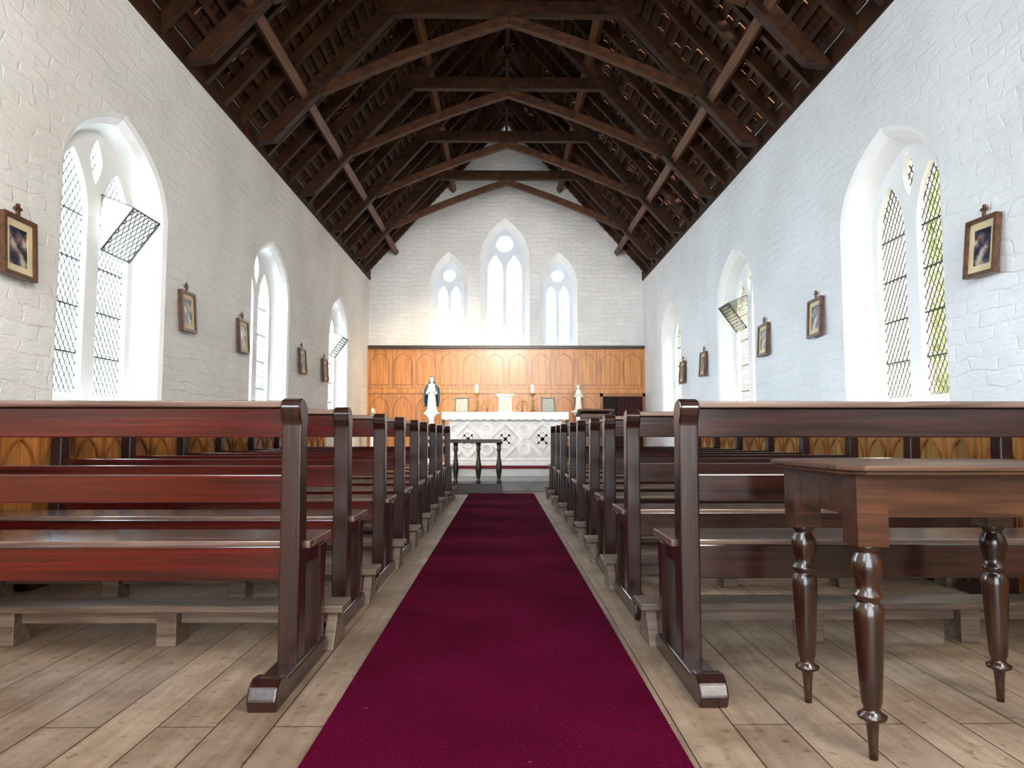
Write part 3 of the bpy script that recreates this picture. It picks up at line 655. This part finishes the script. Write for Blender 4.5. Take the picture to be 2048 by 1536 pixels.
for y,z,t in ((3.56,1.745,-1),(5.49,1.755,1),(6.67,1.73,0),(8.65,1.70,1),(9.74,1.69,0)): station(-1,y,z,t)
for y,z,t in ((3.69,1.80,3),(5.73,1.76,-2),(6.90,1.735,-2),(9.02,1.71,1),(10.08,1.70,0)): station(1,y,z,t)

# ---------------------------------------------------------------- outside
bm=B(); box(bm,-40,40,-30,45,-.5,-.14); mk('ground',bm,'grass',kind='structure',label='pale tan ground outside',cat='ground')
bm=B(); bmesh.ops.create_grid(bm,x_segments=200,y_segments=60,size=1)
from mathutils import noise
for v in bm.verts:
    y=3+v.co.x*14+8; z=-.15+(v.co.y+1)*3.4
    p=Vector((0,y*1.1,z*1.1)); x=7.0+.3*noise.noise(p*.7)+.22*noise.noise(p*2.2)+.2*noise.noise(p*6)
    if v.co.y>.99: z+=.5*noise.noise(Vector((y,0,3)))
    v.co=(x+.35*z,y,z)
mk('shrub_hedge',bm,'leaf',kind='stuff',label='bright green leafy hedge outside the windows',cat='hedge')

# ---------------------------------------------------------------- world + lights
w=bpy.data.worlds.new('World'); S.world=w; w.use_nodes=True; nt=w.node_tree; bg=nt.nodes['Background']
tc=N(nt,'ShaderNodeTexCoord'); sp=N(nt,'ShaderNodeSeparateXYZ'); nt.links.new(tc.outputs['Generated'],sp.inputs[0])
mr=N(nt,'ShaderNodeMapRange'); mr.inputs['From Min'].default_value=-.8; mr.inputs['From Max'].default_value=.8
nt.links.new(sp.outputs['X'],mr.inputs['Value'])
r=N(nt,'ShaderNodeValToRGB'); r.color_ramp.elements[0].color=(.64,.83,1.0,1); r.color_ramp.elements[1].color=(1,.92,.82,1)
nt.links.new(mr.outputs[0],r.inputs['Fac']); nt.links.new(r.outputs['Color'],bg.inputs['Color']); bg.inputs['Strength'].default_value=5.2
def area(loc,target,sx,sy,p,c,name='window_daylight'):
    l=bpy.data.lights.new(name,'AREA'); l.shape='RECTANGLE'; l.size=sx; l.size_y=sy; l.energy=p; l.color=c
    o=bpy.data.objects.new(name,l); COL.objects.link(o); o.location=loc
    o.rotation_euler=(Vector(target)-Vector(loc)).to_track_quat('-Z','Z').to_euler(); return o
for c in sideC[-1]: area((XL-.75,c,2.1),(XR,c+.3,1.7),1.5,2.2,235,(.78,.90,1))
for c in sideC[1]: area((XR+2.0,c,5.0),(XL+.6,c+.2,.9),1.8,1.6,850,(1,.89,.74))
area((1.9,-.9,3.1),(XL,5.5,2.8),1.2,1.2,85,(1,.95,.87),'rear_fill_light')  # added fill without a fixture, brightens the left wall
area((-1.8,-.9,3.1),(XR,5.5,3.0),1.2,1.2,40,(.80,.91,1),'rear_fill_light')  # added cool fill without a fixture, aimed at the right wall
l=bpy.data.lights.new('panel_glow_fill','SPOT'); l.energy=330; l.color=(1,.80,.50); l.spot_size=math.radians(62); l.spot_blend=1; l.shadow_soft_size=.15  # added hidden spot for the warm glow on the panelling, no fixture
o=bpy.data.objects.new('panel_glow_fill',l); COL.objects.link(o); o.location=(-.3,9.97,4.6)
o.rotation_euler=(Vector((-1.3,12.95,1.0))-Vector(o.location)).to_track_quat('-Z','Y').to_euler()
l=bpy.data.lights.new('gable_fill_light','SPOT'); l.energy=420; l.color=(1,.97,.94); l.spot_size=math.radians(66); l.spot_blend=1; l.shadow_soft_size=.5  # added spot that brightens the gable wall, no fixture there
o=bpy.data.objects.new('gable_fill_light',l); COL.objects.link(o); o.location=(XC,6.2,3.3)
o.rotation_euler=(Vector((XC,13,2.6))-Vector(o.location)).to_track_quat('-Z','Y').to_euler()

cam=bpy.data.cameras.new('camera'); co=bpy.data.objects.new('camera',cam); COL.objects.link(co)
cam.lens=24.6; cam.sensor_width=36; cam.clip_end=200
co.location=(0,0,.78); co.rotation_euler=(math.radians(94.25),0,math.radians(-.65)); S.camera=co
S.view_settings.view_transform='Standard'; S.view_settings.exposure=1.36
